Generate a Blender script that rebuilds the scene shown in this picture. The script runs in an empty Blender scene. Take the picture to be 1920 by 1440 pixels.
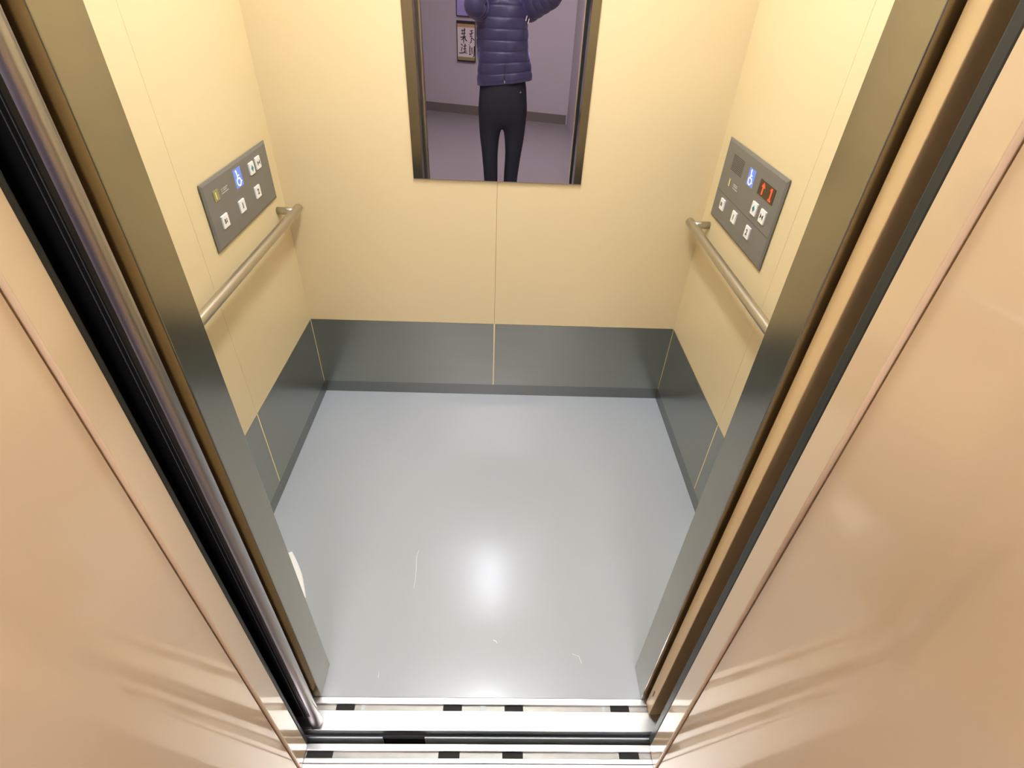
import bpy, bmesh, math, random
from mathutils import Vector, Matrix
random.seed(3)
S = bpy.context.scene
COL = S.collection

# ------------------------------------------------------------ camera
cd = bpy.data.cameras.new('view_camera')
cd.sensor_fit = 'HORIZONTAL'; cd.sensor_width = 36.0
cd.lens = 996.695 / 1920 * 36.0
cd.clip_start = 0.005; cd.clip_end = 50
CAM = Vector((0.0146, -0.5649, 1.4329))
yaw, pitch, roll = 0.0375, -0.6611, 0.0480
fw = Vector((math.sin(yaw) * math.cos(pitch), math.cos(yaw) * math.cos(pitch), math.sin(pitch)))
rt0 = Vector((math.cos(yaw), -math.sin(yaw), 0)); up0 = rt0.cross(fw)
rt = math.cos(roll) * rt0 + math.sin(roll) * up0
up = -math.sin(roll) * rt0 + math.cos(roll) * up0
CAMROT = Matrix((rt, up, -fw)).transposed().to_4x4()
co = bpy.data.objects.new('view_camera', cd); COL.objects.link(co)
co.matrix_world = Matrix.Translation(CAM) @ CAMROT
S.camera = co

# ------------------------------------------------------------ world, exposure
w = bpy.data.worlds.new('world'); S.world = w; w.use_nodes = True
w.node_tree.nodes['Background'].inputs[0].default_value = (0.9, 0.88, 1.0, 1)
w.node_tree.nodes['Background'].inputs[1].default_value = 0.05
S.view_settings.view_transform = 'Standard'
S.view_settings.look = 'None'
S.view_settings.gamma = 1.0
S.view_settings.use_curve_mapping = False
S.view_settings.exposure = 0.0
CAR_LAMP = 82.0      # emission strength of the lamp in the lift ceiling
COVE = 4.5           # emission of the wider diffuser round it
HALL_LAMP = 31.0      # emission strength of the lamp in the landing ceiling

# ------------------------------------------------------------ materials
def mat(name, col, rough=0.5, metal=0.0, spec=0.5, noise=0.0, nscale=(8, 8, 8), bump=0.0, bscale=(40, 40, 40),
        aniso=0.0, emit=None, estr=0.0, coat=0.0, coat_rough=0.1, rough_noise=0.0, sheen=0.0, coat_ior=1.5):
    m = bpy.data.materials.new(name); m.use_nodes = True
    nt = m.node_tree; b = nt.nodes['Principled BSDF']
    b.inputs['Base Color'].default_value = (*col, 1)
    b.inputs['Roughness'].default_value = rough
    b.inputs['Metallic'].default_value = metal
    b.inputs['Specular IOR Level'].default_value = spec
    b.inputs['Coat Weight'].default_value = coat
    b.inputs['Coat Roughness'].default_value = coat_rough
    b.inputs['Coat IOR'].default_value = coat_ior
    b.inputs['Sheen Weight'].default_value = sheen
    b.inputs['Sheen Tint'].default_value = (0.55, 0.5, 0.95, 1)
    b.inputs['Sheen Roughness'].default_value = 0.35
    if emit:
        b.inputs['Emission Color'].default_value = (*emit, 1)
        b.inputs['Emission Strength'].default_value = estr
    tc = nt.nodes.new('ShaderNodeTexCoord')
    def noise_node(scale, detail=4):
        mp = nt.nodes.new('ShaderNodeMapping'); mp.inputs['Scale'].default_value = scale
        nt.links.new(tc.outputs['Object'], mp.inputs['Vector'])
        n = nt.nodes.new('ShaderNodeTexNoise'); n.inputs['Scale'].default_value = 1.0
        n.inputs['Detail'].default_value = detail
        nt.links.new(mp.outputs['Vector'], n.inputs['Vector'])
        return n
    if noise > 0:
        n = noise_node(nscale)
        mr = nt.nodes.new('ShaderNodeMapRange')
        mr.inputs['To Min'].default_value = 1 - noise; mr.inputs['To Max'].default_value = 1 + noise
        nt.links.new(n.outputs['Fac'], mr.inputs['Value'])
        mx = nt.nodes.new('ShaderNodeVectorMath'); mx.operation = 'SCALE'
        mx.inputs[0].default_value = col
        nt.links.new(mr.outputs['Result'], mx.inputs['Scale'])
        nt.links.new(mx.outputs['Vector'], b.inputs['Base Color'])
    if rough_noise > 0:
        n = noise_node(nscale)
        mr = nt.nodes.new('ShaderNodeMapRange')
        mr.inputs['To Min'].default_value = rough - rough_noise; mr.inputs['To Max'].default_value = rough + rough_noise
        nt.links.new(n.outputs['Fac'], mr.inputs['Value'])
        nt.links.new(mr.outputs['Result'], b.inputs['Roughness'])
    if bump > 0:
        n = noise_node(bscale, 6)
        bp = nt.nodes.new('ShaderNodeBump'); bp.inputs['Strength'].default_value = bump
        bp.inputs['Distance'].default_value = 0.002
        nt.links.new(n.outputs['Fac'], bp.inputs['Height'])
        nt.links.new(bp.outputs['Normal'], b.inputs['Normal'])
    if aniso > 0:
        b.inputs['Anisotropic'].default_value = aniso
        b.inputs['Anisotropic Rotation'].default_value = 0.25
        tg = nt.nodes.new('ShaderNodeTangent'); tg.direction_type = 'UV_MAP'; tg.uv_map = 'uv'
        nt.links.new(tg.outputs['Tangent'], b.inputs['Tangent'])
    return m

M = dict(
    cream=mat('cream_wall_panel', (0.715, 0.58, 0.34), 0.30, spec=0.45, noise=0.015, nscale=(3, 3, 3)),
    joint=mat('cream_joint', (0.88, 0.72, 0.42), 0.5, spec=0.3),
    backing=mat('joint_backing', (0.45, 0.32, 0.13), 0.7),
    steel=mat('brushed_steel', (0.375, 0.38, 0.335), 0.28, metal=1.0, aniso=0.6, noise=0.05, nscale=(2, 2, 90), rough_noise=0.0),
    steel_base=mat('brushed_steel_base', (0.26, 0.265, 0.25), 0.34, metal=1.0, aniso=0.5),
    steel_post=mat('brushed_steel_post', (0.385, 0.365, 0.305), 0.20, metal=1.0, aniso=0.3, noise=0.04, nscale=(2, 2, 60)),
    tube=mat('satin_tube_steel', (0.56, 0.53, 0.47), 0.36, metal=1.0),
    sill=mat('aluminium_sill', (0.90, 0.90, 0.91), 0.34, metal=1.0, noise=0.03, nscale=(60, 3, 3)),
    groove=mat('sill_groove', (0.42, 0.41, 0.38), 0.5, metal=0.7, noise=0.25, nscale=(25, 60, 30)),
    gap=mat('dark_gap', (0.02, 0.022, 0.022), 0.6),
    gapmetal=mat('gap_grey_metal', (0.50, 0.56, 0.57), 0.5, metal=0.2),
    slot=mat('slot_black', (0.008, 0.009, 0.008), 0.7),
    floor=mat('grey_vinyl', (0.395, 0.43, 0.478), 0.36, spec=0.5, coat=0.75, coat_rough=0.17, noise=0.03, nscale=(4, 4, 4), rough_noise=0.05, bump=0.06, bscale=(120, 120, 120)),
    scratch=mat('pale_scratch', (0.72, 0.72, 0.72), 0.5),
    jamb=mat('beige_gloss_paint', (0.78, 0.59, 0.36), 0.35, spec=0.5, coat=1.0, coat_rough=0.065, coat_ior=1.9, noise=0.01, nscale=(3, 3, 3)),
    door=mat('beige_door_paint', (0.74, 0.53, 0.27), 0.35, spec=0.45),
    rubber=mat('charcoal_rubber', (0.028, 0.032, 0.030), 0.45),
    curtain=mat('black_plastic', (0.006, 0.007, 0.007), 0.3),
    rib=mat('ribbed_dark_plastic', (0.07, 0.07, 0.07), 0.35),
    shoe=mat('grey_shoe_metal', (0.44, 0.42, 0.42), 0.30, metal=1.0),
    plate=mat('charcoal_panel', (0.20, 0.195, 0.185), 0.36, metal=0.3, noise=0.02, nscale=(60, 4, 60)),
    grille=mat('grille_brown', (0.07, 0.06, 0.055), 0.6),
    button=mat('white_button', (0.85, 0.84, 0.80), 0.35),
    ink=mat('dark_ink', (0.03, 0.03, 0.035), 0.5),
    teal=mat('teal_ink', (0.06, 0.30, 0.36), 0.5),
    olive=mat('olive_call_button', (0.30, 0.26, 0.10), 0.4),
    olive_mark=mat('pale_yellow_mark', (0.62, 0.58, 0.25), 0.4),
    print=mat('pale_print', (0.52, 0.52, 0.50), 0.5),
    blue=mat('lit_blue_sign', (0.05, 0.09, 0.35), 0.4, emit=(0.22, 0.33, 0.85), estr=0.62),
    bluewhite=mat('lit_white_symbol', (0.8, 0.85, 1), 0.4, emit=(0.80, 0.88, 1.0), estr=1.15),
    display=mat('display_window', (0.05, 0.022, 0.008), 0.25),
    led=mat('red_led', (0.4, 0.03, 0.01), 0.5, emit=(1.0, 0.085, 0.03), estr=1.25),
    mirror=mat('mirror_glass', (0.70, 0.675, 0.715), 0.0, metal=1.0),
    mirror_edge=mat('mirror_edge', (0.35, 0.28, 0.18), 0.3, metal=0.5),
    ceil=mat('white_ceiling', (0.86, 0.84, 0.80), 0.5),
    lamp=mat('lamp_diffuser', (1, 1, 1), 0.5, emit=(0.93, 0.97, 1.0), estr=CAR_LAMP),
    cove=mat('cove_diffuser', (1, 1, 1), 0.5, emit=(0.93, 0.97, 1.0), estr=COVE),
    hall_lamp=mat('landing_lamp_diffuser', (1, 1, 1), 0.5, emit=(1.0, 0.88, 0.93), estr=HALL_LAMP),
    frame_white=mat('lamp_frame', (0.75, 0.75, 0.73), 0.4),
    hall_wall=mat('landing_wall_paint', (0.47, 0.43, 0.445), 0.6, noise=0.02),
    hall_floor=mat('landing_floor_vinyl', (0.24, 0.222, 0.225), 0.3, noise=0.04),
    hall_base=mat('landing_baseboard', (0.16, 0.14, 0.12), 0.5),
    hall_ceil=mat('landing_ceiling', (0.75, 0.72, 0.73), 0.7),
    white_sheet=mat('plain_white', (0.96, 0.96, 0.96), 0.6),
    art_paper=mat('calligraphy_paper', (0.70, 0.63, 0.60), 0.7, noise=0.03),
    art_silk=mat('tan_silk_band', (0.46, 0.30, 0.15), 0.7),
    art_green=mat('olive_silk_band', (0.30, 0.27, 0.12), 0.7),
    art_frame=mat('dark_wood_frame', (0.03, 0.02, 0.022), 0.4),
    art_lilac=mat('lilac_print_glare', (0.36, 0.32, 0.62), 0.6, noise=0.25, nscale=(20, 5, 9)),  # pale lilac print, with a streaky blue glare put into its colour
    brush=mat('brush_ink', (0.02, 0.022, 0.028), 0.6),
    skin=mat('skin', (0.62, 0.40, 0.29), 0.5),
    lips=mat('lips', (0.45, 0.2, 0.17), 0.45),
    hair=mat('black_hair', (0.012, 0.010, 0.010), 0.45),
    eye=mat('eye_white', (0.85, 0.85, 0.85), 0.2),
    jacket=mat('navy_quilted_nylon', (0.058, 0.054, 0.145), 0.42, spec=0.5, noise=0.12, nscale=(14, 14, 14), sheen=0.8),
    jeans=mat('dark_denim', (0.016, 0.019, 0.036), 0.75, noise=0.25, nscale=(60, 60, 20)),
    shoe_black=mat('black_shoe', (0.012, 0.012, 0.012), 0.4),
    white=mat('white_emblem', (0.75, 0.75, 0.8), 0.4),
    cam_black=mat('camera_body', (0.012, 0.012, 0.013), 0.45),
    glass=mat('lens_glass', (0.01, 0.01, 0.02), 0.05),
)

# ------------------------------------------------------------ mesh helpers
WORLD = {}
def wloc(o):
    return WORLD.get(o.name, Vector((0, 0, 0)))

def add_uv(me):
    uv = me.uv_layers.new(name='uv')
    for p in me.polygons:
        n = p.normal; ax = max(range(3), key=lambda i: abs(n[i]))
        for li in p.loop_indices:
            v = me.vertices[me.loops[li].vertex_index].co
            uv.data[li].uv = ((v.y, v.z), (v.x, v.z), (v.x, v.y))[ax]

def finish(name, bm, m, parent=None, smooth=False, origin=None):
    """world-space bmesh -> one object, origin at its base centre, parented without moving"""
    bmesh.ops.recalc_face_normals(bm, faces=bm.faces)
    lo = Vector([min(v.co[i] for v in bm.verts) for i in range(3)])
    hi = Vector([max(v.co[i] for v in bm.verts) for i in range(3)])
    c = Vector(origin) if origin is not None else Vector(((lo.x + hi.x) / 2, (lo.y + hi.y) / 2, lo.z))
    for v in bm.verts: v.co -= c
    me = bpy.data.meshes.new(name); bm.to_mesh(me); bm.free()
    me.materials.append(M[m])
    if smooth:
        for p in me.polygons: p.use_smooth = True
    add_uv(me)
    o = bpy.data.objects.new(name, me); COL.objects.link(o)
    WORLD[o.name] = c.copy()
    if parent is not None:
        o.parent = parent; o.location = c - wloc(parent)
    else:
        o.location = c
    return o

def empty(name, loc, label=None, cat=None, group=None, kind=None):
    o = bpy.data.objects.new(name, None); COL.objects.link(o)
    o.location = loc; o.empty_display_size = 0.05
    WORLD[o.name] = Vector(loc)
    tag(o, label, cat, group, kind)
    return o

def tag(o, label=None, cat=None, group=None, kind=None):
    if label: o['label'] = label
    if cat: o['category'] = cat
    if group: o['group'] = group
    if kind: o['kind'] = kind
    return o

def bm_box(bm, x0, x1, y0, y1, z0, z1, bevel=0.0, seg=2, mtx=None):
    vs = [bm.verts.new((x, y, z)) for x in sorted((x0, x1)) for y in sorted((y0, y1)) for z in sorted((z0, z1))]
    idx = [(0, 1, 3, 2), (4, 6, 7, 5), (0, 4, 5, 1), (2, 3, 7, 6), (0, 2, 6, 4), (1, 5, 7, 3)]
    fs = [bm.faces.new([vs[i] for i in f]) for f in idx]
    geo = vs
    if bevel > 0:
        es = list({e for f in fs for e in f.edges})
        r = bmesh.ops.bevel(bm, geom=es, offset=bevel, segments=seg, affect='EDGES', profile=0.5)
        geo = list({v for f in r['faces'] for v in f.verts} | {v for v in vs if v.is_valid})
    if mtx is not None:
        for v in geo: v.co = mtx @ v.co

def box(name, x0, x1, y0, y1, z0, z1, m, parent=None, bevel=0.0, seg=2, mtx=None, smooth=False):
    bm = bmesh.new(); bm_box(bm, x0, x1, y0, y1, z0, z1, bevel, seg, mtx)
    return finish(name, bm, m, parent, smooth)

def bm_prism(bm, pts, z0, z1):
    """vertical prism from an xy outline"""
    a = [bm.verts.new((x, y, z0)) for x, y in pts]; b = [bm.verts.new((x, y, z1)) for x, y in pts]
    n = len(pts)
    bm.faces.new(a[::-1]); bm.faces.new(b)
    for i in range(n): bm.faces.new((a[i], a[(i + 1) % n], b[(i + 1) % n], b[i]))

def prism(name, pts, z0, z1, m, parent=None, smooth=False):
    bm = bmesh.new(); bm_prism(bm, pts, z0, z1)
    return finish(name, bm, m, parent, smooth)

def bm_extrude(bm, pts, origin, ax, ay, an, depth):
    """flat outline (2-D) placed on a plane (origin, ax, ay) and extruded by depth along an"""
    o, ax, ay, an = Vector(origin), Vector(ax), Vector(ay), Vector(an)
    a = [bm.verts.new(o + ax * x + ay * y) for x, y in pts]
    b = [bm.verts.new(o + ax * x + ay * y + an * depth) for x, y in pts]
    n = len(pts)
    bm.faces.new(a[::-1]); bm.faces.new(b)
    for i in range(n): bm.faces.new((a[i], a[(i + 1) % n], b[(i + 1) % n], b[i]))

def bm_stroke(bm, pts, wd, origin, ax, ay, an, depth):
    """a stroke of a given width (number or one per point) along a 2-D polyline, as raised strip"""
    n = len(pts); L = []; R = []
    ws = wd if isinstance(wd, (list, tuple)) else [wd] * n
    for i in range(n):
        a = pts[max(i - 1, 0)]; b = pts[min(i + 1, n - 1)]
        d = Vector((b[0] - a[0], b[1] - a[1])).normalized(); q = Vector((-d.y, d.x)) * ws[i] / 2
        L.append((pts[i][0] + q.x, pts[i][1] + q.y)); R.append((pts[i][0] - q.x, pts[i][1] - q.y))
    o, ax, ay, an = Vector(origin), Vector(ax), Vector(ay), Vector(an)
    P = lambda p, k: bm.verts.new(o + ax * p[0] + ay * p[1] + an * (depth * k))
    for i in range(n - 1):
        q = [L[i], R[i], R[i + 1], L[i + 1]]
        a = [P(p, 0) for p in q]; b = [P(p, 1) for p in q]
        bm.faces.new(a[::-1]); bm.faces.new(b)
        for k in range(4): bm.faces.new((a[k], a[(k + 1) % 4], b[(k + 1) % 4], b[k]))

def bm_tube(bm, path, rad, seg=24, cap=True):
    """round tube along a 3-D path; rad number or list"""
    n = len(path); rings = []
    prev = None
    for i in range(n):
        p = Vector(path[i]); a = Vector(path[max(i - 1, 0)]); b = Vector(path[min(i + 1, n - 1)])
        t = (b - a).normalized()
        if prev is None:
            ref = Vector((0, 0, 1)) if abs(t.z) < 0.9 else Vector((1, 0, 0))
            u = t.cross(ref).normalized()
        else:
            u = (prev - t * prev.dot(t)).normalized()
        prev = u; v = t.cross(u)
        r = rad[i] if isinstance(rad, (list, tuple)) else rad
        rings.append([bm.verts.new(p + (u * math.cos(k * 2 * math.pi / seg) + v * math.sin(k * 2 * math.pi / seg)) * r) for k in range(seg)])
    for i in range(n - 1):
        for k in range(seg):
            bm.faces.new((rings[i][k], rings[i][(k + 1) % seg], rings[i + 1][(k + 1) % seg], rings[i + 1][k]))
    if cap:
        bm.faces.new(rings[0][::-1]); bm.faces.new(rings[-1])

def tube(name, path, rad, m, parent=None, seg=24):
    bm = bmesh.new(); bm_tube(bm, path, rad, seg)
    return finish(name, bm, m, parent, True)

def bm_loft(bm, rings, cap=True):
    R = [[bm.verts.new(p) for p in r] for r in rings]; n = len(R[0])
    for i in range(len(R) - 1):
        for k in range(n): bm.faces.new((R[i][k], R[i][(k + 1) % n], R[i + 1][(k + 1) % n], R[i + 1][k]))
    if cap: bm.faces.new(R[0][::-1]); bm.faces.new(R[-1])

def text_mesh(name, body, size, m, parent, origin, ax, ay, an, thick=0.0006, bold=0.0):
    """lettering as real thin geometry, centred at origin on a plane"""
    cu = bpy.data.curves.new(name, 'FONT'); cu.body = body; cu.size = size
    cu.align_x = 'CENTER'; cu.align_y = 'CENTER'; cu.extrude = thick / 2; cu.offset = bold
    cu.resolution_u = 3
    t = bpy.data.objects.new(name, cu); COL.objects.link(t)
    dg = bpy.context.evaluated_depsgraph_get(); dg.update()
    me = bpy.data.meshes.new_from_object(t.evaluated_get(dg))
    bpy.data.objects.remove(t)
    bm = bmesh.new(); bm.from_mesh(me); bpy.data.meshes.remove(me)
    o, ax, ay, an = Vector(origin), Vector(ax), Vector(ay), Vector(an)
    for v in bm.verts:
        x, y, z = v.co; v.co = o + ax * x + ay * y + an * (z + thick / 2)
    return finish(name, bm, m, parent)

# ------------------------------------------------------------ dimensions (m)
W = 0.70; D = 1.198; CZ = 2.30; YC = 0.078; YS = 0.645     # car half width, depth, ceiling, post depth, side seam
HK, HB = 0.351, 0.055                                      # kick plate top and bottom
PX = 0.397                                                 # half door opening
DZ = 2.10                                                  # door height
XM0, XM1, ZM0, ZM1 = -0.2675, 0.273, 0.8925, 1.90          # mirror

def lean(o, k):
    """tiny out-of-plumb lean of the landing door surround"""
    for v in o.data.vertices: v.co.x += k * v.co.z
    return o

def structure(o, label=None):
    o['kind'] = 'structure'
    if label: o['label'] = label
    return o

# ------------------------------------------------------------ lift car shell
fl = structure(box('floor', -W - 0.03, W + 0.03, 0.0, D + 0.03, -0.03, 0.0, 'floor'), 'grey vinyl lift floor with a soft glow of the lamp')
# fine scratches in the vinyl
def scratch(pts, wd):
    bm = bmesh.new(); bm_stroke(bm, pts, wd, (0, 0, 0), (1, 0, 0), (0, 1, 0), (0, 0, 1), 0.0003)
    return finish('scratch', bm, 'scratch', fl)
scratch([(-0.213, 0.425), (-0.2165, 0.395), (-0.2125, 0.36), (-0.2105, 0.325), (-0.211, 0.293)], [0.0006, 0.0012, 0.0012, 0.001, 0.0006])
scratch([(0.024, 0.145), (0.031, 0.142), (0.034, 0.137)], [0.002, 0.0022, 0.001])
scratch([(-0.268, 0.06), (-0.267, 0.045)], 0.001)
scratch([(0.235, 0.11), (0.252, 0.104), (0.258, 0.085)], 0.0012)

wl = structure(box('wall_left', -W - 0.04, -W - 0.0035, 0, D + 0.04, 0, CZ, 'backing'), 'left lift wall of cream panels over a steel kick plate')
wr = structure(box('wall_right', W + 0.0035, W + 0.04, 0, D + 0.04, 0, CZ, 'backing'), 'right lift wall of cream panels over a steel kick plate')
wb = structure(box('wall_back', -W - 0.0035, W + 0.0035, D + 0.0035, D + 0.04, 0, CZ, 'backing'), 'back lift wall of cream panels over a steel kick plate')
g = 0.0008
for s, wall in ((-1, wl), (1, wr)):
    X0, X1 = s * (W + 0.0035), s * (W + 0.0012)
    box('panel', X0, X1, YS + g / 2, D + 0.0035, HK + 0.0005, CZ, 'cream', wall)
    box('panel', X0, X1, 0.0, YS - g / 2, HK + 0.0005, CZ, 'cream', wall)
    K1 = s * W
    box('kick_plate', X0, K1, YS + 0.0036, D - 0.0066, HB, HK, 'steel', wall)
    box('kick_plate', X0, K1, YC + 0.001, YS - 0.0036, HB, HK, 'steel', wall)
    box('joint_strip', X0, s * (W + 0.0008), YS - 0.0034, YS + 0.0034, HB, HK, 'joint', wall)
    box('joint_strip', X0, s * (W + 0.0008), D - 0.0064, D + 0.0005, HB, HK, 'joint', wall)
    box('base_strip', X0, s * (W + 0.0022), YC + 0.001, D + 0.0012, 0.0002, HB - 0.0005, 'steel_base', wall)
for x0, x1 in ((-W - 0.0012, 0.0017 - g), (0.0017 + g, W + 0.0012)):
    box('panel', x0, x1, D + 0.0035, D + 0.0012, HK + 0.0005, CZ, 'cream', wb)
box('kick_plate', -W + 0.0005, 0.0017 - 0.0028, D + 0.0035, D, HB, HK, 'steel', wb)
box('kick_plate', 0.0017 + 0.0028, W - 0.0005, D + 0.0035, D, HB, HK, 'steel', wb)
box('joint_strip', 0.0017 - 0.0026, 0.0017 + 0.0026, D + 0.0035, D + 0.0008, HB, HK, 'joint', wb)
box('base_strip', -W - 0.0022, W + 0.0022, D + 0.0035, D + 0.0022, 0.0002, HB - 0.0005, 'steel_base', wb)

# front return panels (posts) and transom
pl_ = structure(box('trim_1', -W - 0.0035, -PX, 0.0, YC, 0.0, CZ, 'steel_post', None, 0.0018, 2), 'brushed steel post left of the lift door opening')
pr_ = structure(box('trim_2', PX, W + 0.0035, 0.0, YC, 0.0, CZ, 'steel_post', None, 0.0018, 2), 'brushed steel post right of the lift door opening')
structure(box('trim_3', -PX, PX, 0.0, YC, DZ, CZ, 'steel_post', None, 0.0015), 'brushed steel transom over the lift door opening')

# ceiling and lamp
structure(box('ceiling', -W - 0.04, W + 0.04, 0.0, D + 0.04, CZ, CZ + 0.03, 'ceil'))
cl = empty('ceiling_light', (0, 0.615, CZ), 'white rectangular lamp set in the middle of the lift ceiling', 'lamp')
LX, LY0, LY1 = 0.085, 0.36, 0.87
box('diffuser', -LX, LX, LY0, LY1, CZ - 0.012, CZ - 0.004, 'lamp', cl)
box('side_diffuser', -0.50, -LX - 0.04, 0.22, 1.02, CZ - 0.010, CZ - 0.003, 'cove', cl)
box('side_diffuser', LX + 0.04, 0.50, 0.22, 1.02, CZ - 0.010, CZ - 0.003, 'cove', cl)
for x0, x1 in ((-LX - 0.02, -LX), (LX, LX + 0.02)):
    box('frame', x0, x1, LY0, LY1, CZ - 0.018, CZ, 'frame_white', cl)

# ------------------------------------------------------------ mirror
mi = empty('mirror', (0, D, ZM0), 'tall frameless mirror on the back wall of the lift', 'mirror')
box('mirror_glass', XM0, XM1, D - 0.004, D + 0.001, ZM0, ZM1, 'mirror', mi)
box('mirror_edge', XM0, XM1, D - 0.0042, D + 0.001, ZM0 - 0.002, ZM0 - 0.0001, 'mirror_edge', mi)

# ------------------------------------------------------------ sills
def sill(name, label, strips, ygr, slots, zg, ribs, xs):
    s = empty(name, (0, strips[0][0], 0), label, 'door sill')
    for k, (y0, y1, nm) in enumerate(strips):
        box(nm, -xs, xs, y0, y1, -0.03, 0.0, 'sill', s, 0.0012, 2)
    gb = box('groove_floor', -xs, xs, ygr[0], ygr[1], zg - 0.01, zg, 'groove', s)
    for x0, x1 in slots:
        box('slot', x0, x1, ygr[0] + 0.0015, ygr[1] + 0.0002, zg - 0.002, zg + 0.0006, 'slot', s)
    for x0, x1 in ribs:
        box('joint', x0, x1, ygr[0] + 0.001, ygr[1] + 0.0002, zg - 0.002, zg + 0.0012, 'gapmetal', s)
    return s
sill('door_sill', 'aluminium sill of the lift car, along the edge of the grey floor',
     [(-0.0155, -0.0002, 'edge_strip'), (-0.0735, -0.0300, 'wide_strip')], (-0.030, -0.0155),
     [(-0.357, -0.312), (-0.096, -0.050), (0.055, 0.101), (0.318, 0.365)], -0.007,
     [(-0.296, -0.287), (-0.004, 0.008), (0.297, 0.305)], 0.47)
sill('door_sill', 'aluminium sill of the landing, nearest to the camera across the dark gap',
     [(-0.1149, -0.1005, 'edge_strip'), (-0.1392, -0.1292, 'middle_strip'), (-0.20, -0.1402, 'wide_strip')], (-0.1292, -0.1149),
     [(-0.400, -0.340), (-0.098, -0.049), (0.050, 0.098), (0.323, 0.370)], -0.007, [], 0.47)
# running gap between the sills
rg = structure(box('trim_4', -0.6, 0.6, -0.1003, -0.0737, -0.35, -0.30, 'gap'), 'dark running gap between the two sills')
box('fascia', -0.6, 0.6, -0.1003, -0.0975, -0.30, -0.031, 'gap', rg)
box('fascia', -0.6, 0.6, -0.0800, -0.0760, -0.30, -0.031, 'gap', rg)
box('fascia_plate', -0.6, -0.235, -0.0830, -0.0800, -0.30, -0.020, 'gapmetal', rg)
box('fascia_plate', -0.135, 0.6, -0.0830, -0.0800, -0.30, -0.018, 'gapmetal', rg)
box('fascia_plate', -0.235, -0.135, -0.0812, -0.0800, -0.30, -0.045, 'gap', rg)

# ------------------------------------------------------------ car doors (parked open)
d1 = structure(empty('door_1', (-0.6, -0.02, 0)), 'left lift car door, parked open, with a black ribbed safety edge')
box('leaf', -0.86, -0.418, -0.038, -0.008, 0.006, DZ, 'door', d1, 0.0015)
# safety shoe: rounded grey nose, black face with fine ribs
bm = bmesh.new()
pts = [(-0.50, -0.046), (-0.390, -0.046)]
for k in range(9):
    a = math.pi / 2 - k * math.pi / 2 / 8
    pts.append((-0.391 + 0.0135 * math.cos(a), -0.0595 + 0.0135 * math.sin(a)))
for k in range(1, 9):
    a = -k * (math.pi / 2) / 8
    pts.append((-0.3935 + 0.016 * math.cos(a), -0.0595 + 0.0165 * math.sin(a)))
pts += [(-0.3965, -0.0760), (-0.3965, -0.0700), (-0.50, -0.0700)]
bm_prism(bm, pts, 0.010, DZ)
sh = finish('safety_edge', bm, 'shoe', d1)
for p in sh.data.polygons: p.use_smooth = abs(p.normal.z) < 0.5
sh.data.set_sharp_from_angle(angle=math.radians(35))
prism('light_curtain', [(-0.50, -0.0757), (-0.3960, -0.0762), (-0.3920, -0.0764), (-0.3870, -0.0757), (-0.3872, -0.0735), (-0.50, -0.0715)], 0.085, DZ, 'curtain', sh)
for x in (-0.4000, -0.3940):
    box('rib', x - 0.0004, x + 0.0004, -0.0770, -0.0755, 0.086, DZ, 'rib', sh)
d2 = structure(empty('door_2', (0.6, -0.02, 0)), 'right lift car door, parked open, with a cream leading edge')
box('leaf', 0.4085, 0.86, -0.038, -0.008, 0.006, DZ, 'door', d2, 0.0012)
box('screw_slot', 0.4080, 0.4092, -0.0235, -0.0205, 0.072, 0.098, 'ink', d2)

# ------------------------------------------------------------ landing doors
for s, nm, lab in ((-1, 'door_3', 'left landing door leaf, parked open against the jamb'), (1, 'door_4', 'right landing door leaf, parked open against the jamb')):
    xe = -0.4008 if s < 0 else 0.3965
    dd = structure(empty(nm, (s * 0.6, -0.12, 0)), lab)
    lean(box('leaf', xe, s * 0.86, -0.149, -0.1055, 0.004, DZ, 'jamb', dd, 0.0012), -0.005)
    lean(box('rubber_edge', xe + s * 0.001, s * 0.86, -0.1050, -0.0945 if s < 0 else -0.0870, 0.006, DZ, 'rubber', dd, 0.003), -0.005)

# ------------------------------------------------------------ landing jambs (splayed)
TA = math.radians(8.0); JL = 0.47
for s, nm, lab in ((-1, 'trim_5', 'glossy beige splayed jamb left of the landing door'), (1, 'trim_6', 'glossy beige splayed jamb right of the landing door')):
    x0 = -0.4075 if s < 0 else 0.4030
    a = (x0, -0.1525); b = (x0 + s * math.sin(TA) * JL, -0.1525 - math.cos(TA) * JL)
    pts = [a, b, (s * 0.98, b[1]), (s * 0.98, -0.1525)]
    structure(lean(prism(nm, pts if s > 0 else pts[::-1], 0.0, 2.6, 'jamb'), -0.005), lab)
JY = -0.1525 - math.cos(TA) * JL
structure(box('trim_7', -0.47, 0.47, JY, -0.1525, DZ, 2.6, 'jamb'), 'beige head of the landing door surround')
structure(box('wall_front_left', -2.4, -0.98, JY, 0.0, 0.0, 2.6, 'hall_wall'), 'landing wall left of the lift')
structure(box('wall_front_right', 0.98, 2.4, JY, 0.0, 0.0, 2.6, 'hall_wall'), 'landing wall right of the lift')
structure(box('trim_8', -0.98, 0.98, -0.15, 0.0, DZ + 0.001, 2.6, 'gap'), 'shaft wall over the doors')

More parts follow.
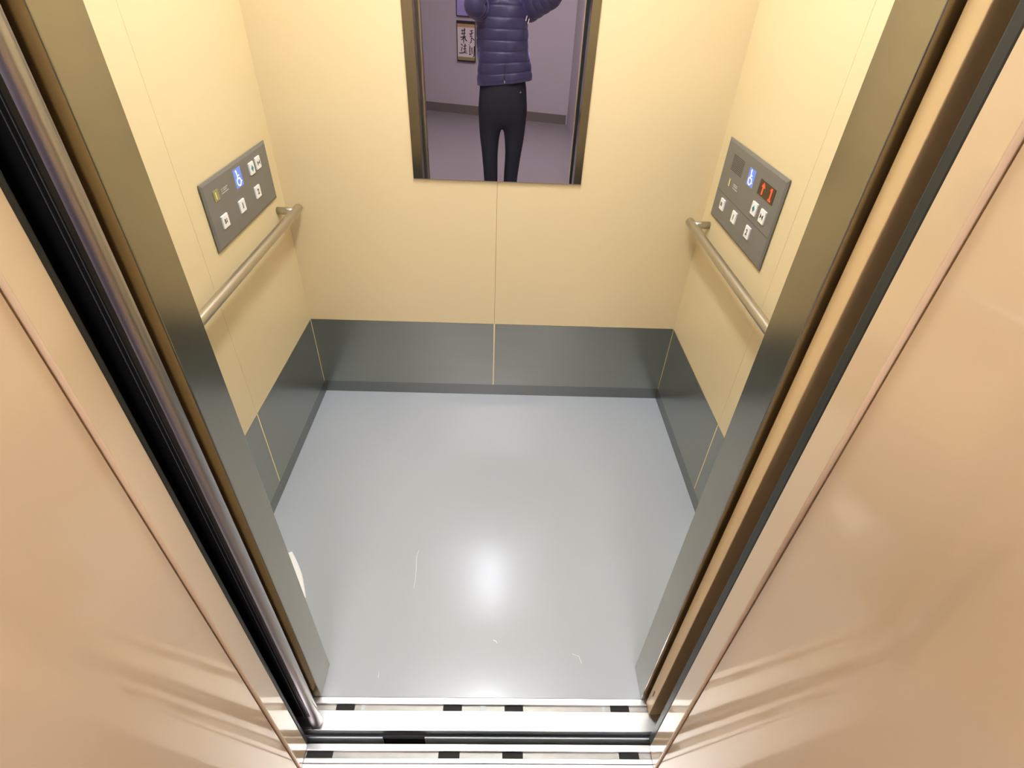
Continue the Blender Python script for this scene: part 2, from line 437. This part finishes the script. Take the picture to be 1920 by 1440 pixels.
# ------------------------------------------------------------ landing room, seen in the mirror
structure(box('floor', -2.4, 2.4, -5.2, -0.2002, -0.03, 0.0, 'hall_floor'), 'dull grey vinyl floor of the landing')
A = Vector((-0.868, -4.452, 0)); T = Vector((0.959, 0.283, 0)).normalized(); N = Vector((0.283, -0.959, 0)).normalized() * -1
def wallbox(name, s0, s1, n0, n1, z0, z1, m, parent=None, bevel=0.0):
    mt = Matrix.Translation(A) @ Matrix((( T.x, N.x, 0, 0), (T.y, N.y, 0, 0), (0, 0, 1, 0), (0, 0, 0, 1)))
    bm = bmesh.new(); bm_box(bm, s0, s1, n0, n1, z0, z1, bevel, 2, mt)
    return finish(name, bm, m, parent)
structure(wallbox('wall_hall', -1.6, 1.72, -0.1, 0, 0, 2.6, 'hall_wall'), 'mauve wall at the far side of the landing')
structure(wallbox('baseboard_hall', -1.6, 1.70, 0, 0.012, 0, 0.10, 'hall_base'), 'grey brown baseboard of the landing wall')
structure(box('wall_hall_right', 0.775, 0.90, -4.05, -2.2, 0, 2.6, 'hall_wall'), 'short return wall of the landing')
structure(box('wall_hall_left', -2.5, -2.4, -5.2, JY, 0, 2.6, 'hall_wall'))
structure(box('wall_hall_side', 2.4, 2.5, -5.2, JY, 0, 2.6, 'hall_wall'))
structure(box('wall_hall_end', -2.4, 2.4, -5.3, -5.2, 0, 2.6, 'hall_wall'))
structure(box('ceiling', -2.4, 2.4, -5.2, JY, 2.6, 2.65, 'hall_ceil'))
hl = empty('landing_light', (0, -2.0, 2.6), 'cool white square lamp on the landing ceiling behind the photographer', 'lamp')
box('diffuser', -0.45, 0.45, -2.45, -1.55, 2.57, 2.59, 'hall_lamp', hl)
bm = bmesh.new()
for a in ((-0.48, -0.45, -2.48, -1.52), (0.45, 0.48, -2.48, -1.52), (-0.45, 0.45, -2.48, -2.45), (-0.45, 0.45, -1.55, -1.52)):
    bm_box(bm, *a, 2.56, 2.60)
finish('frame', bm, 'frame_white', hl)

# pictures on the landing wall
def on_wall(s, n=0.0, z=0.0): return A + T * s + N * n + Vector((0, 0, z))
PS0, PS1, PZ0, PZ1 = 0.354, 0.566, 0.565, 0.957
cp = empty('calligraphy_picture', on_wall(0.46, 0, PZ0), 'framed ink calligraphy with four brushed characters on the landing wall, seen in the mirror', 'picture')
wallbox('backing_board', PS0, PS1, 0.001, 0.012, PZ0, PZ1, 'art_paper', cp)
wallbox('frame_bar', PS0 - 0.006, PS1 + 0.006, 0.001, 0.022, PZ1 - 0.022, PZ1 + 0.004, 'art_frame', cp, 0.002)
wallbox('frame_bar', PS0 - 0.006, PS1 + 0.006, 0.001, 0.022, PZ0 - 0.004, PZ0 + 0.012, 'art_frame', cp, 0.002)
wallbox('frame_bar', PS0 - 0.006, PS0, 0.001, 0.018, PZ0 + 0.012, PZ1 - 0.022, 'art_frame', cp)
wallbox('frame_bar', PS1, PS1 + 0.006, 0.001, 0.018, PZ0 + 0.012, PZ1 - 0.022, 'art_frame', cp)
wallbox('silk_band', PS0, PS1, 0.012, 0.0135, PZ1 - 0.058, PZ1 - 0.022, 'art_silk', cp)
wallbox('silk_band', PS0, PS1, 0.012, 0.0135, PZ0 + 0.012, PZ0 + 0.045, 'art_green', cp)
# brush strokes; u runs across the sheet 0..1, v up 0..1
def glyph(strokes):
    bm = bmesh.new()
    for pts, wd in strokes:
        q = [(PS0 + (PS1 - PS0) * u, PZ0 + (PZ1 - PZ0) * v) for u, v in pts]
        bm_stroke(bm, q, [wd * k for k in ([1.0] * (len(q) - 1) + [0.6])], A + N * 0.012, T, (0, 0, 1), N, 0.0012)
    return finish('brush_character', bm, 'brush', cp)
glyph([([(.42, .83), (.40, .70), (.36, .58), (.35, .46)], .012), ([(.24, .76), (.40, .78), (.46, .80)], .010), ([(.22, .69), (.48, .71)], .010),
       ([(.18, .60), (.50, .63)], .011), ([(.38, .64), (.30, .56), (.20, .53)], .009), ([(.40, .63), (.48, .54), (.56, .51)], .012), ([(.28, .80), (.30, .66)], .009)])
glyph([([(.20, .44), (.26, .41), (.30, .39)], .010), ([(.18, .34), (.28, .35), (.20, .27), (.26, .24)], .009), ([(.08, .205), (.25, .21), (.40, .225), (.56, .215)], .010),
       ([(.44, .45), (.42, .34), (.43, .24)], .011), ([(.33, .38), (.54, .40)], .009), ([(.33, .31), (.53, .33)], .009), ([(.34, .25), (.54, .27)], .009)])
glyph([([(.72, .78), (.80, .77), (.90, .80)], .009), ([(.68, .70), (.80, .70), (.92, .74)], .010), ([(.84, .80), (.80, .70), (.74, .62)], .010),
       ([(.72, .63), (.84, .65), (.80, .58), (.79, .50), (.70, .47)], .010), ([(.84, .60), (.94, .56), (.97, .55)], .009)])
glyph([([(.66, .43), (.70, .42)], .009), ([(.71, .40), (.70, .28), (.71, .17)], .011), ([(.66, .18), (.80, .20)], .009), ([(.82, .37), (.83, .26), (.84, .20)], .010),
       ([(.97, .40), (.96, .28), (.95, .15), (.88, .13)], .012)])
lp = empty('lilac_picture', on_wall(0.46, 0, 1.0), 'framed pale lilac print, blue glare painted in, hanging above the calligraphy, seen in the mirror', 'picture')
wallbox('backing_board', PS0, PS1, 0.001, 0.012, 1.008, 1.40, 'art_lilac', lp)
wallbox('frame_bar', PS0 - 0.004, PS1 + 0.004, 0.001, 0.02, 1.0, 1.008, 'art_frame', lp)
wallbox('frame_bar', PS0 - 0.004, PS1 + 0.004, 0.001, 0.02, 1.40, 1.41, 'art_frame', lp)
wallbox('frame_bar', PS0 - 0.005, PS0, 0.001, 0.02, 1.008, 1.40, 'art_frame', lp)
wallbox('frame_bar', PS1, PS1 + 0.005, 0.001, 0.02, 1.008, 1.40, 'art_frame', lp)

# ------------------------------------------------------------ handrails
RZ, RX, RR = 0.790, 0.650, 0.0138
for s, lab in ((-1, 'round satin steel handrail below the control panel on the left wall'), (1, 'round satin steel handrail below the control panel with the red display')):
    h = empty('handrail', (s * RX, 0.65, RZ), lab, 'handrail')
    bm = bmesh.new()
    ye = 1.180 if s < 0 else 1.176
    path = [(s * RX, 0.16, RZ), (s * RX, 0.163, RZ)] + [(s * RX, 0.165 + (ye - 0.17) * k / 8, RZ) for k in range(9)] + [(s * RX, ye - 0.002, RZ), (s * RX, ye, RZ)]
    bm_tube(bm, path, [RR * 0.86, RR] + [RR] * 9 + [RR * 0.97, RR * 0.86], 32)
    o = finish('rail', bm, 'tube', h, True); o.data.set_sharp_from_angle(angle=math.radians(50))
    for y in (1.128, 0.22):
        tube('bracket', [(s * (W + 0.001), y, RZ + 0.006), (s * (RX + 0.010), y, RZ + 0.006), (s * RX, y, RZ + 0.003)], 0.0120, 'tube', h, 24)

# ------------------------------------------------------------ control panels
def wheelchair(parent, x, s, yc, zc, hgt, ay):
    """lit access symbol: ay = +1/-1 direction in y that reads as 'right' from inside the car"""
    bm = bmesh.new(); k = hgt
    org = (x, yc, zc); ax = (0, ay, 0); an = (-s, 0, 0)
    P = lambda pts, wd: bm_stroke(bm, [(a * k, b * k) for a, b in pts], wd * k, org, ax, (0, 0, 1), an, 0.0008)
    P([(-.16, .44), (-.13, .16), (-.11, -.02), (.16, -.02), (.26, -.28), (.36, -.25)], .07)
    P([(-.12, .17), (.14, .17)], .065)
    arc = [(-.06 + .28 * math.cos(t), -.20 + .26 * math.sin(t)) for t in [math.radians(120 + q * 20) for q in range(12)]]
    P(arc, .065)
    c = [(-.19 + .075 * math.cos(q * math.pi / 5), .47 + .075 * math.sin(q * math.pi / 5)) for q in range(10)]
    bm_extrude(bm, [(a * k, b * k) for a, b in c], org, ax, (0, 0, 1), an, 0.0008)
    return finish('access_symbol', bm, 'bluewhite', parent)

def arrows(parent, x, s, yc, zc, ay, opening):
    bm = bmesh.new(); an = (-s, 0, 0); ax = (0, ay, 0); a = 0.0085
    if opening:
        for q in (-1, 1): bm_extrude(bm, [(q * 0.0012, -0.007), (q * 0.0012, 0.007), (q * a, 0)], (x, yc, zc), ax, (0, 0, 1), an, 0.0006)
        bm_stroke(bm, [(0, -0.009), (0, 0.009)], 0.0014, (x, yc, zc), ax, (0, 0, 1), an, 0.0006)
        return finish('open_symbol', bm, 'teal', parent)
    for q in (-1, 1): bm_extrude(bm, [(q * a, -0.0065), (q * a, 0.0065), (q * 0.0012, 0)], (x, yc, zc), ax, (0, 0, 1), an, 0.0006)
    return finish('close_symbol', bm, 'ink', parent)

def push_button(panel, s, y, z, w_, h_):
    return box('button', s * 0.6945, s * 0.6895, y - w_ / 2, y + w_ / 2, z - h_ / 2, z + h_ / 2, 'button', panel, 0.0007)

def control_panel(s, y0, y1, z0, z1, label):
    ay = 1 if s < 0 else -1
    p = empty('control_panel', (s * W, (y0 + y1) / 2, z0), label, 'control panel')
    xf = 0.6935
    bm = bmesh.new()
    # plate with chamfered rim
    c = 0.007
    A_ = [(s * (W - 0.001), y, z) for y, z in ((y0, z0), (y1, z0), (y1, z1), (y0, z1))]
    B_ = [(s * (xf + 0.0030), y, z) for y, z in ((y0, z0), (y1, z0), (y1, z1), (y0, z1))]
    C_ = [(s * xf, y, z) for y, z in ((y0 + c, z0 + c), (y1 - c, z0 + c), (y1 - c, z1 - c), (y0 + c, z1 - c))]
    bm_loft(bm, [A_, B_, C_])
    finish('face_plate', bm, 'plate', p)
    return p, ay, xf

# left
p, ay, xf = control_panel(-1, 0.712, 1.136, 0.836, 1.005, 'grey control panel without display, on the left wall')
X = -xf; XB = -0.6893
for y, z, t in ((0.777, 0.8965, 'B1'), (0.888, 0.8965, '1'), (1.003, 0.8975, '2')):
    b = push_button(p, -1, y, z, 0.034, 0.032)
    text_mesh('numeral', t, 0.021 if t != 'B1' else 0.017, 'ink', b, (XB, y, z), (0, 1, 0), (0, 0, 1), (1, 0, 0), bold=0.0004 if t != 'B1' else 0.0)
b = push_button(p, -1, 1.001, 0.9635, 0.031, 0.032); arrows(b, XB, -1, 1.001, 0.9635, 1, True)
b = push_button(p, -1, 1.050, 0.9655, 0.031, 0.032); arrows(b, XB, -1, 1.050, 0.9655, 1, False)
b = box('access_sign', -0.6945, -0.6930, 0.888, 0.934, 0.9405, 0.9885, 'blue', p); wheelchair(b, -0.6930, -1, 0.912, 0.963, 0.040, 1)
b = box('call_button', -0.6945, -0.6920, 0.758, 0.786, 0.949, 0.976, 'olive', p, 0.001)
box('call_mark', -0.6922, -0.6914, 0.766, 0.772, 0.954, 0.971, 'olive_mark', b)
bm = bmesh.new()
for k, (zz, a, c_) in enumerate(((0.9665, 0.803, 0.811), (0.9665, 0.8135, 0.843), (0.962, 0.803, 0.811), (0.962, 0.8135, 0.838), (0.9565, 0.802, 0.845))):
    n = int((c_ - a) / 0.0032)
    for q in range(n): bm_box(bm, -0.6938, -0.6930, a + q * 0.0032, a + q * 0.0032 + 0.0022, zz - 0.0012, zz + 0.0012)
tag(finish('small_print', bm, 'print', p), kind='stuff')

# right
p, ay, xf = control_panel(1, 0.715, 1.132, 0.834, 1.066, 'grey control panel with red arrow and figure display, on the right wall')
X = xf; XB = 0.6893
for y, z, t in ((1.050, 0.892, 'B1'), (0.945, 0.891, '1'), (0.835, 0.890, '2')):
    b = push_button(p, 1, y, z, 0.031, 0.032)
    text_mesh('numeral', t, 0.021 if t != 'B1' else 0.016, 'ink', b, (XB, y, z), (0, -1, 0), (0, 0, 1), (-1, 0, 0), bold=0.0003 if t != 'B1' else 0.0)
b = push_button(p, 1, 0.838, 0.9545, 0.033, 0.033); arrows(b, XB, 1, 0.838, 0.9545, -1, True)
b = push_button(p, 1, 0.7805, 0.954, 0.033, 0.033); arrows(b, XB, 1, 0.7805, 0.954, -1, False)
b = box('access_sign', 0.6945, 0.6930, 0.893, 0.936, 0.990, 1.034, 'blue', p); wheelchair(b, 0.6930, 1, 0.914, 1.011, 0.038, -1)
ds = box('display', 0.6945, 0.6922, 0.756, 0.854, 0.991, 1.029, 'display', p, 0.0008)
bm = bmesh.new()
PL = dict(origin=(0.6922, 0.826, 1.0105), ax=(0, -1, 0), ay=(0, 0, 1), an=(-1, 0, 0), depth=0.0006)
bm_stroke(bm, [(0, -0.0145), (0, 0.010)], 0.006, **PL)
bm_extrude(bm, [(-0.0105, 0.0035), (0, 0.0155), (0.0105, 0.0035), (0.0055, 0.0035), (0, 0.0085), (-0.0055, 0.0035)], PL['origin'], PL['ax'], PL['ay'], PL['an'], 0.0006)
finish('lit_arrow', bm, 'led', ds)
bm = bmesh.new()
PL['origin'] = (0.6922, 0.7755, 1.0105)
bm_stroke(bm, [(0, -0.0145), (0, 0.0155)], 0.006, **PL)
bm_stroke(bm, [(-0.007, 0.009), (-0.001, 0.0145)], 0.0045, **PL)
bm_stroke(bm, [(-0.008, -0.0135), (0.008, -0.0135)], 0.0045, **PL)
finish('lit_numeral', bm, 'led', ds)
gr = box('speaker_grille', 0.6945, 0.6932, 0.979, 1.067, 0.9915, 1.037, 'plate', p)
for k in range(10):
    z = 0.9940 + k * 0.00445
    box('grille_slot', 0.6934, 0.6929, 0.981, 1.065, z - 0.0011, z + 0.0011, 'grille', gr)
b = box('call_button', 0.6945, 0.6922, 1.039, 1.054, 0.948, 0.970, 'olive', p, 0.001)
box('call_mark', 0.6923, 0.6916, 1.039, 1.048, 0.950, 0.968, 'olive_mark', b)
bm = bmesh.new()
for zz, a, c_ in ((0.9645, 0.984, 1.018), (0.960, 0.984, 1.018), (0.9535, 0.979, 1.020)):
    for q in range(int((c_ - a) / 0.0032)): bm_box(bm, 0.6938, 0.6930, a + q * 0.0032, a + q * 0.0032 + 0.0022, zz - 0.0012, zz + 0.0012)
tag(finish('small_print', bm, 'print', p), kind='stuff')
box('panel_shade_line', 0.6938, 0.6932, 0.722, 1.125, 0.9185, 0.9195, 'grille', p)  # brown strip paints a faint shading line across the plate

# ------------------------------------------------------------ thin white curved scrap on the floor by the left post
bm = bmesh.new()
out = []
for k in range(9):
    q = k / 8; out.append((-0.598 + 0.080 * q + 0.009 * math.sin(q * math.pi) + 0.006 * q, 0.410 - 0.150 * q))
inn = [(-0.640, 0.385), (-0.660, 0.33), (-0.63, 0.27), (-0.56, 0.245)]
pts = out + inn[::-1]
a = [bm.verts.new((x, y, 0.0005 + 0.003 * (0.5 + 0.5 * math.sin(i * 1.3)))) for i, (x, y) in enumerate(pts)]
b_ = [bm.verts.new((v.co.x, v.co.y, v.co.z + 0.0012)) for v in a]
bm.faces.new(a[::-1]); bm.faces.new(b_)
for i in range(len(a)): bm.faces.new((a[i], a[(i + 1) % len(a)], b_[(i + 1) % len(a)], b_[i]))
tag(finish('white_scrap', bm, 'white_sheet'), 'white curved thin scrap on the grey floor behind the left post', 'white_sheet')

#PERSON
# ------------------------------------------------------------ person (standing on the landing, seen in the mirror)
def skin_bm(chains_list, levels=2):
    """each item: (points [(co, rx, ry)], edges) -> grown with Skin + Subdivision, all joined in one bmesh"""
    out = bmesh.new()
    for pts, edges in chains_list:
        me = bpy.data.meshes.new('skin_tmp'); me.from_pydata([p[0] for p in pts], edges, [])
        o = bpy.data.objects.new('skin_tmp', me); COL.objects.link(o)
        o.modifiers.new('skin', 'SKIN'); ss = o.modifiers.new('sub', 'SUBSURF'); ss.levels = levels; ss.render_levels = levels
        for i, p in enumerate(pts):
            sv = me.skin_vertices[0].data[i]; sv.radius = (p[1], p[2] if len(p) > 2 else p[1]); sv.use_root = (i == 0)
        dg = bpy.context.evaluated_depsgraph_get(); dg.update()
        m2 = bpy.data.meshes.new_from_object(o.evaluated_get(dg))
        out.from_mesh(m2)
        bpy.data.objects.remove(o); bpy.data.meshes.remove(me); bpy.data.meshes.remove(m2)
    return out

def chain(pts): return pts, [(i, i + 1) for i in range(len(pts) - 1)]

def cl_(x, y, f):    # point in the hand-held camera's own axes: right, up, forward of the lens
    return tuple(CAM + rt * x + up * y + fw * f)

PB = (0.015, -0.80, 0.0)
person = empty('person', PB, 'person in a navy quilted jacket and dark jeans holding a camera, seen in the mirror', 'person')
torso = [((0.015, -0.80, 0.80), .100, .070), ((0.008, -0.80, 0.98), .095, .065), ((0.0, -0.805, 1.14), .125, .090), ((0.0, -0.805, 1.24), .092, .062),
         ((0.0, -0.797, 1.335), .046, .048), ((0.0, -0.765, 1.415), .060, .066), ((0.0, -0.755, 1.485), .072, .092), ((0.0, -0.765, 1.555), .055, .068)]
E_R, W_R = (0.265, -0.655, 1.335), cl_(0.105, -0.040, -0.055)
E_L, W_L = (-0.155, -0.620, 1.285), cl_(-0.105, -0.045, -0.055)
pts = list(torso); edges = [(i, i + 1) for i in range(7)]
def addc(start, lst):
    k = start
    for q in lst:
        pts.append(q); edges.append((k, len(pts) - 1)); k = len(pts) - 1
addc(3, [((0.155, -0.80, 1.255), .050), (E_R, .036), (W_R, .025, .020)])
addc(3, [((-0.155, -0.80, 1.255), .050), (E_L, .036), (W_L, .025, .020)])
addc(0, [((0.095, -0.80, 0.72), .068), ((0.085, -0.79, 0.47), .044), ((0.072, -0.81, 0.10), .030), ((0.075, -0.72, 0.035), .028)])
addc(0, [((-0.072, -0.80, 0.72), .068), ((-0.064, -0.79, 0.47), .044), ((-0.057, -0.81, 0.10), .030), ((-0.062, -0.72, 0.035), .028)])
parts_ = [(pts, edges)]
for s, wr_ in ((1, W_R), (-1, W_L)):
    palm = [(wr_, .022, .016), (cl_(s * 0.092, -0.018, -0.056), .026, .014), (cl_(s * 0.080, 0.004, -0.055), .030, .013)]
    parts_.append(chain(palm))
    for k, (yy, ln) in enumerate(((0.026, .9), (0.009, 1.0), (-0.008, .95), (-0.024, .78))):
        parts_.append(chain([(cl_(s * 0.082, yy * .8, -0.054), .0095), (cl_(s * 0.078, yy, -0.034), .0090), (cl_(s * (0.066), yy, -0.0235), .0082),
                             (cl_(s * (0.066 - 0.026 * ln), yy, -0.0245), .0070)]))
    parts_.append(chain([(cl_(s * 0.088, -0.010, -0.062), .012), (cl_(s * 0.075, 0.004, -0.080), .0105), (cl_(s * 0.052, 0.010, -0.0815), .0090), (cl_(s * 0.034, 0.014, -0.0805), .0075)]))
bm = skin_bm(parts_)
HC = Vector((0, -0.757, 1.485))
for v in bm.verts:                                        # face: nose, eye sockets, chin, ears
    c = v.co
    if c.z > 1.37 and (c - HC).length < 0.16:
        gs = lambda x, z, sx, sz: math.exp(-((c.x - x) / sx) ** 2 - ((c.z - z) / sz) ** 2)
        if c.y > HC.y + 0.03:
            c.y += 0.022 * gs(0, 1.468, .012, .018) + 0.010 * gs(0, 1.492, .009, .02) - 0.010 * (gs(.031, 1.495, .016, .010) + gs(-.031, 1.495, .016, .010)) + 0.006 * gs(0, 1.436, .022, .010) + 0.010 * gs(0, 1.405, .02, .014)
        for s in (1, -1):
            if s * c.x > 0.04:
                c.x += s * 0.018 * math.exp(-((c.y + 0.765) / .014) ** 2 - ((c.z - 1.485) / .026) ** 2)
finish('body', bm, 'skin', person, True)
for s in (1, -1):
    bm = bmesh.new(); bmesh.ops.create_uvsphere(bm, u_segments=16, v_segments=10, radius=0.011, matrix=Matrix.Translation((s * 0.031, -0.6785, 1.495)))
    e = finish('eye', bm, 'eye', person, True)
    bm = bmesh.new(); bmesh.ops.create_uvsphere(bm, u_segments=12, v_segments=8, radius=0.0055, matrix=Matrix.Translation((s * 0.031, -0.6720, 1.493)))
    finish('iris', bm, 'shoe_black', e, True)
bm = bmesh.new(); bm_tube(bm, [(-0.022, -0.668, 1.436), (-0.01, -0.660, 1.438), (0, -0.658, 1.437), (0.01, -0.660, 1.438), (0.022, -0.668, 1.436)], [.002, .0045, .005, .0045, .002], 10)
finish('mouth', bm, 'lips', person, True)
# short black hair: shell over the crown and back of the head
bm = bmesh.new(); bmesh.ops.create_uvsphere(bm, u_segments=40, v_segments=24, radius=1.0)
for v in bm.verts:
    d = v.co.copy()
    r = 1.0 + 0.03 * math.sin(9 * math.atan2(d.y, d.x) + 5 * d.z)
    v.co = Vector((0, -0.772, 1.515)) + Vector((d.x * .088 * r, d.y * .100 * r, d.z * .088 * r))
bmesh.ops.delete(bm, geom=[v for v in bm.verts if (v.co.y > -0.735 and v.co.z < 1.545) or v.co.z < 1.435], context='VERTS')
finish('hair', bm, 'hair', person, True)

# jacket: quilted torso, sleeves, collar
def quilt(t, period=0.056): return abs(math.sin(math.pi * t / period)) ** 0.4
NS = 72
def jx(z):
    f = (z - 0.885) / (1.30 - 0.885)
    l = [(-0.155), (-0.152), (-0.158), (-0.165), (-0.150)]; r = [0.200, 0.178, 0.158, 0.152, 0.150]
    i = max(0, min(3, int(f * 4))); q = max(0, min(1, f * 4 - i))
    return l[i] * (1 - q) + l[i + 1] * q, r[i] * (1 - q) + r[i + 1] * q
rings = []; z = 0.885
zs = []
while z <= 1.325: zs.append(z); z += 0.004
for z in zs:
    zz = min(z, 1.30); l, r = jx(zz); cx = (l + r) / 2; hw = (r - l) / 2; hd = 0.118 + 0.012 * math.sin((z - 0.9) * 5)
    if z > 1.27: k = 1 - ((z - 1.27) / 0.07) ** 2 * 0.75; hw *= k; hd *= (0.55 + 0.45 * k)
    ring = []
    for k in range(NS):
        a = 2 * math.pi * k / NS; ca, sa = math.cos(a), math.sin(a)
        sx = abs(ca) ** 0.8 * (1 if ca > 0 else -1); sy = abs(sa) ** 0.85 * (1 if sa > 0 else -1)
        bul = 0.0065 * quilt(z - 0.885)
        if z < 0.905: bul = 0.004
        zip_ = -0.008 * math.exp(-((sx * hw) / 0.006) ** 2) if sa > 0 else 0
        seam = -0.006 * math.exp(-((sx * hw + 0.118) / 0.005) ** 2)
        wob = 0.0025 * math.sin(a * 7 + z * 40)
        tilt = 0.022 * (sx) * max(0, 1 - (z - 0.885) / 0.2)
        ring.append((cx + (hw - 0.010 + bul + wob) * sx, -0.805 + (hd - 0.010 + bul + zip_ + seam + wob) * sy, z + tilt))
    rings.append(ring)
bm = bmesh.new(); bm_loft(bm, rings)
jk = finish('jacket', bm, 'jacket', person, True)
def sleeve(P0, P1, P2, r0, r1, r2):
    path = []; rad = []; n1, n2 = 46, 40
    A_, B_, C_ = Vector(P0), Vector(P1), Vector(P2); t = 0; prev = None
    for i in range(n1 + n2 + 1):
        if i <= n1: q = i / n1; p = A_.lerp(B_, q); r = r0 + (r1 - r0) * q
        else: q = (i - n1) / n2; p = B_.lerp(C_, q); r = r1 + (r2 - r1) * q
        path.append(p); rad.append(r)
    sm = []
    for i in range(len(path)):                            # round the elbow
        a, b = max(0, i - 7), min(len(path) - 1, i + 7); sm.append(sum(path[a:b + 1], Vector()) / (b - a + 1))
    R_ = []
    for i in range(len(sm)):
        if i: t += (sm[i] - sm[i - 1]).length
        R_.append(rad[i] - 0.008 + 0.007 * quilt(t, 0.05))
    bm = bmesh.new(); bm_tube(bm, sm, R_, 28)
    return finish('sleeve', bm, 'jacket', jk, True)
sleeve((0.125, -0.80, 1.255), (0.285, -0.650, 1.345), W_R, 0.078, 0.066, 0.040)
sleeve((-0.115, -0.80, 1.250), (-0.158, -0.605, 1.275), W_L, 0.074, 0.062, 0.040)
tube('collar', [(0, -0.803, 1.285), (0, -0.800, 1.315), (0, -0.796, 1.345), (0, -0.794, 1.365), (0, -0.793, 1.372)], [0.105, 0.084, 0.077, 0.074, 0.066], 'jacket', jk, 32)
bm = bmesh.new()
for i in range(70): bm_box(bm, 0.0165, 0.0215, -0.694, -0.690, 0.905 + i * 0.005, 0.9082 + i * 0.005)
tag(finish('zip_teeth', bm, 'rubber', jk), kind='stuff')
box('zip_pull', 0.0155, 0.0225, -0.692, -0.685, 0.893, 0.907, 'tube', jk, 0.001)
bm = bmesh.new()
AX, AY = Vector((0.9, 0, 0.0)), Vector((0, 0, 1))
for dx in (0, 0.013): bm_stroke(bm, [(0.131 + dx, 1.208 - dx), (0.137 + dx, 1.232 - dx)], 0.005, (0, -0.705, 0), (1, 0, 0), (0, 0, 1), (0, 1, 0), 0.004)
finish('emblem', bm, 'white', jk)

# jeans
pts = [((0.010, -0.80, 0.97), .125, .095), ((0.010, -0.80, 0.87), .160, .112), ((0.012, -0.80, 0.79), .162, .112), ((0.012, -0.80, 0.735), .150, .108)]; edges = [(0, 1), (1, 2), (2, 3)]
addc(3, [((0.095, -0.80, 0.655), .074, .082), ((0.090, -0.79, 0.50), .056, .060), ((0.087, -0.79, 0.45), .050, .056), ((0.076, -0.80, 0.30), .043, .050), ((0.074, -0.805, 0.105), .044, .050)])
addc(3, [((-0.072, -0.80, 0.655), .074, .082), ((-0.068, -0.79, 0.50), .056, .060), ((-0.066, -0.79, 0.45), .050, .056), ((-0.058, -0.80, 0.30), .047, .050), ((-0.058, -0.805, 0.105), .044, .050)])
bm = skin_bm([(pts, edges)])
for v in bm.verts:
    if 0.38 < v.co.z < 0.56: v.co.y += 0.004 * math.sin(v.co.z * 170 + v.co.x * 40)
jn = finish('jeans', bm, 'jeans', person, True)
for x in (0.118,):
    bm = bmesh.new(); bmesh.ops.create_uvsphere(bm, u_segments=10, v_segments=6, radius=0.0055, matrix=Matrix.Translation((x, -0.706, 0.845)))
    finish('rivet', bm, 'tube', jn, True)
for s, x in ((1, 0.074), (-1, -0.060)):
    rg_ = []
    for y, hw, h in ((-0.880, .020, .045), (-0.872, .032, .075), (-0.84, .036, .085), (-0.79, .038, .080), (-0.74, .042, .055), (-0.69, .046, .045), (-0.65, .042, .038), (-0.625, .026, .028)):
        rg_.append([(x + hw * math.copysign(abs(math.cos(a)) ** .8, math.cos(a)), y, max(0.0005, h * (0.5 + 0.5 * math.copysign(abs(math.sin(a)) ** .7, math.sin(a))))) for a in [k * 2 * math.pi / 20 for k in range(20)]])
    bm = bmesh.new(); bm_loft(bm, rg_); finish('shoe', bm, 'shoe_black', person, True)

# camera in the hands: the lens sits just behind the point of view
LM = Matrix.Translation(CAM) @ CAMROT                    # local: x right, y up, -z forward
cam_ = empty('camera', CAM - fw * 0.05 - Vector((0, 0, 0.05)), 'black compact camera held up in both hands of the person', 'camera')
box('camera_body', -0.060, 0.060, -0.036, 0.036, 0.036, 0.070, 'cam_black', cam_, 0.006, 3, LM)
box('viewfinder_hump', -0.020, 0.020, 0.034, 0.050, 0.040, 0.068, 'cam_black', cam_, 0.005, 3, LM)
tube('lens_barrel', [LM @ Vector((0, 0, 0.0385)), LM @ Vector((0, 0, 0.012)), LM @ Vector((0, 0, 0.006))], [0.027, 0.027, 0.024], 'cam_black', cam_, 32)
tube('lens_glass', [LM @ Vector((0, 0, 0.008)), LM @ Vector((0, 0, 0.004))], [0.019, 0.014], 'glass', cam_, 28)
tube('shutter_button', [LM @ Vector((0.042, 0.034, 0.05)), LM @ Vector((0.042, 0.040, 0.05))], 0.006, 'tube', cam_, 16)
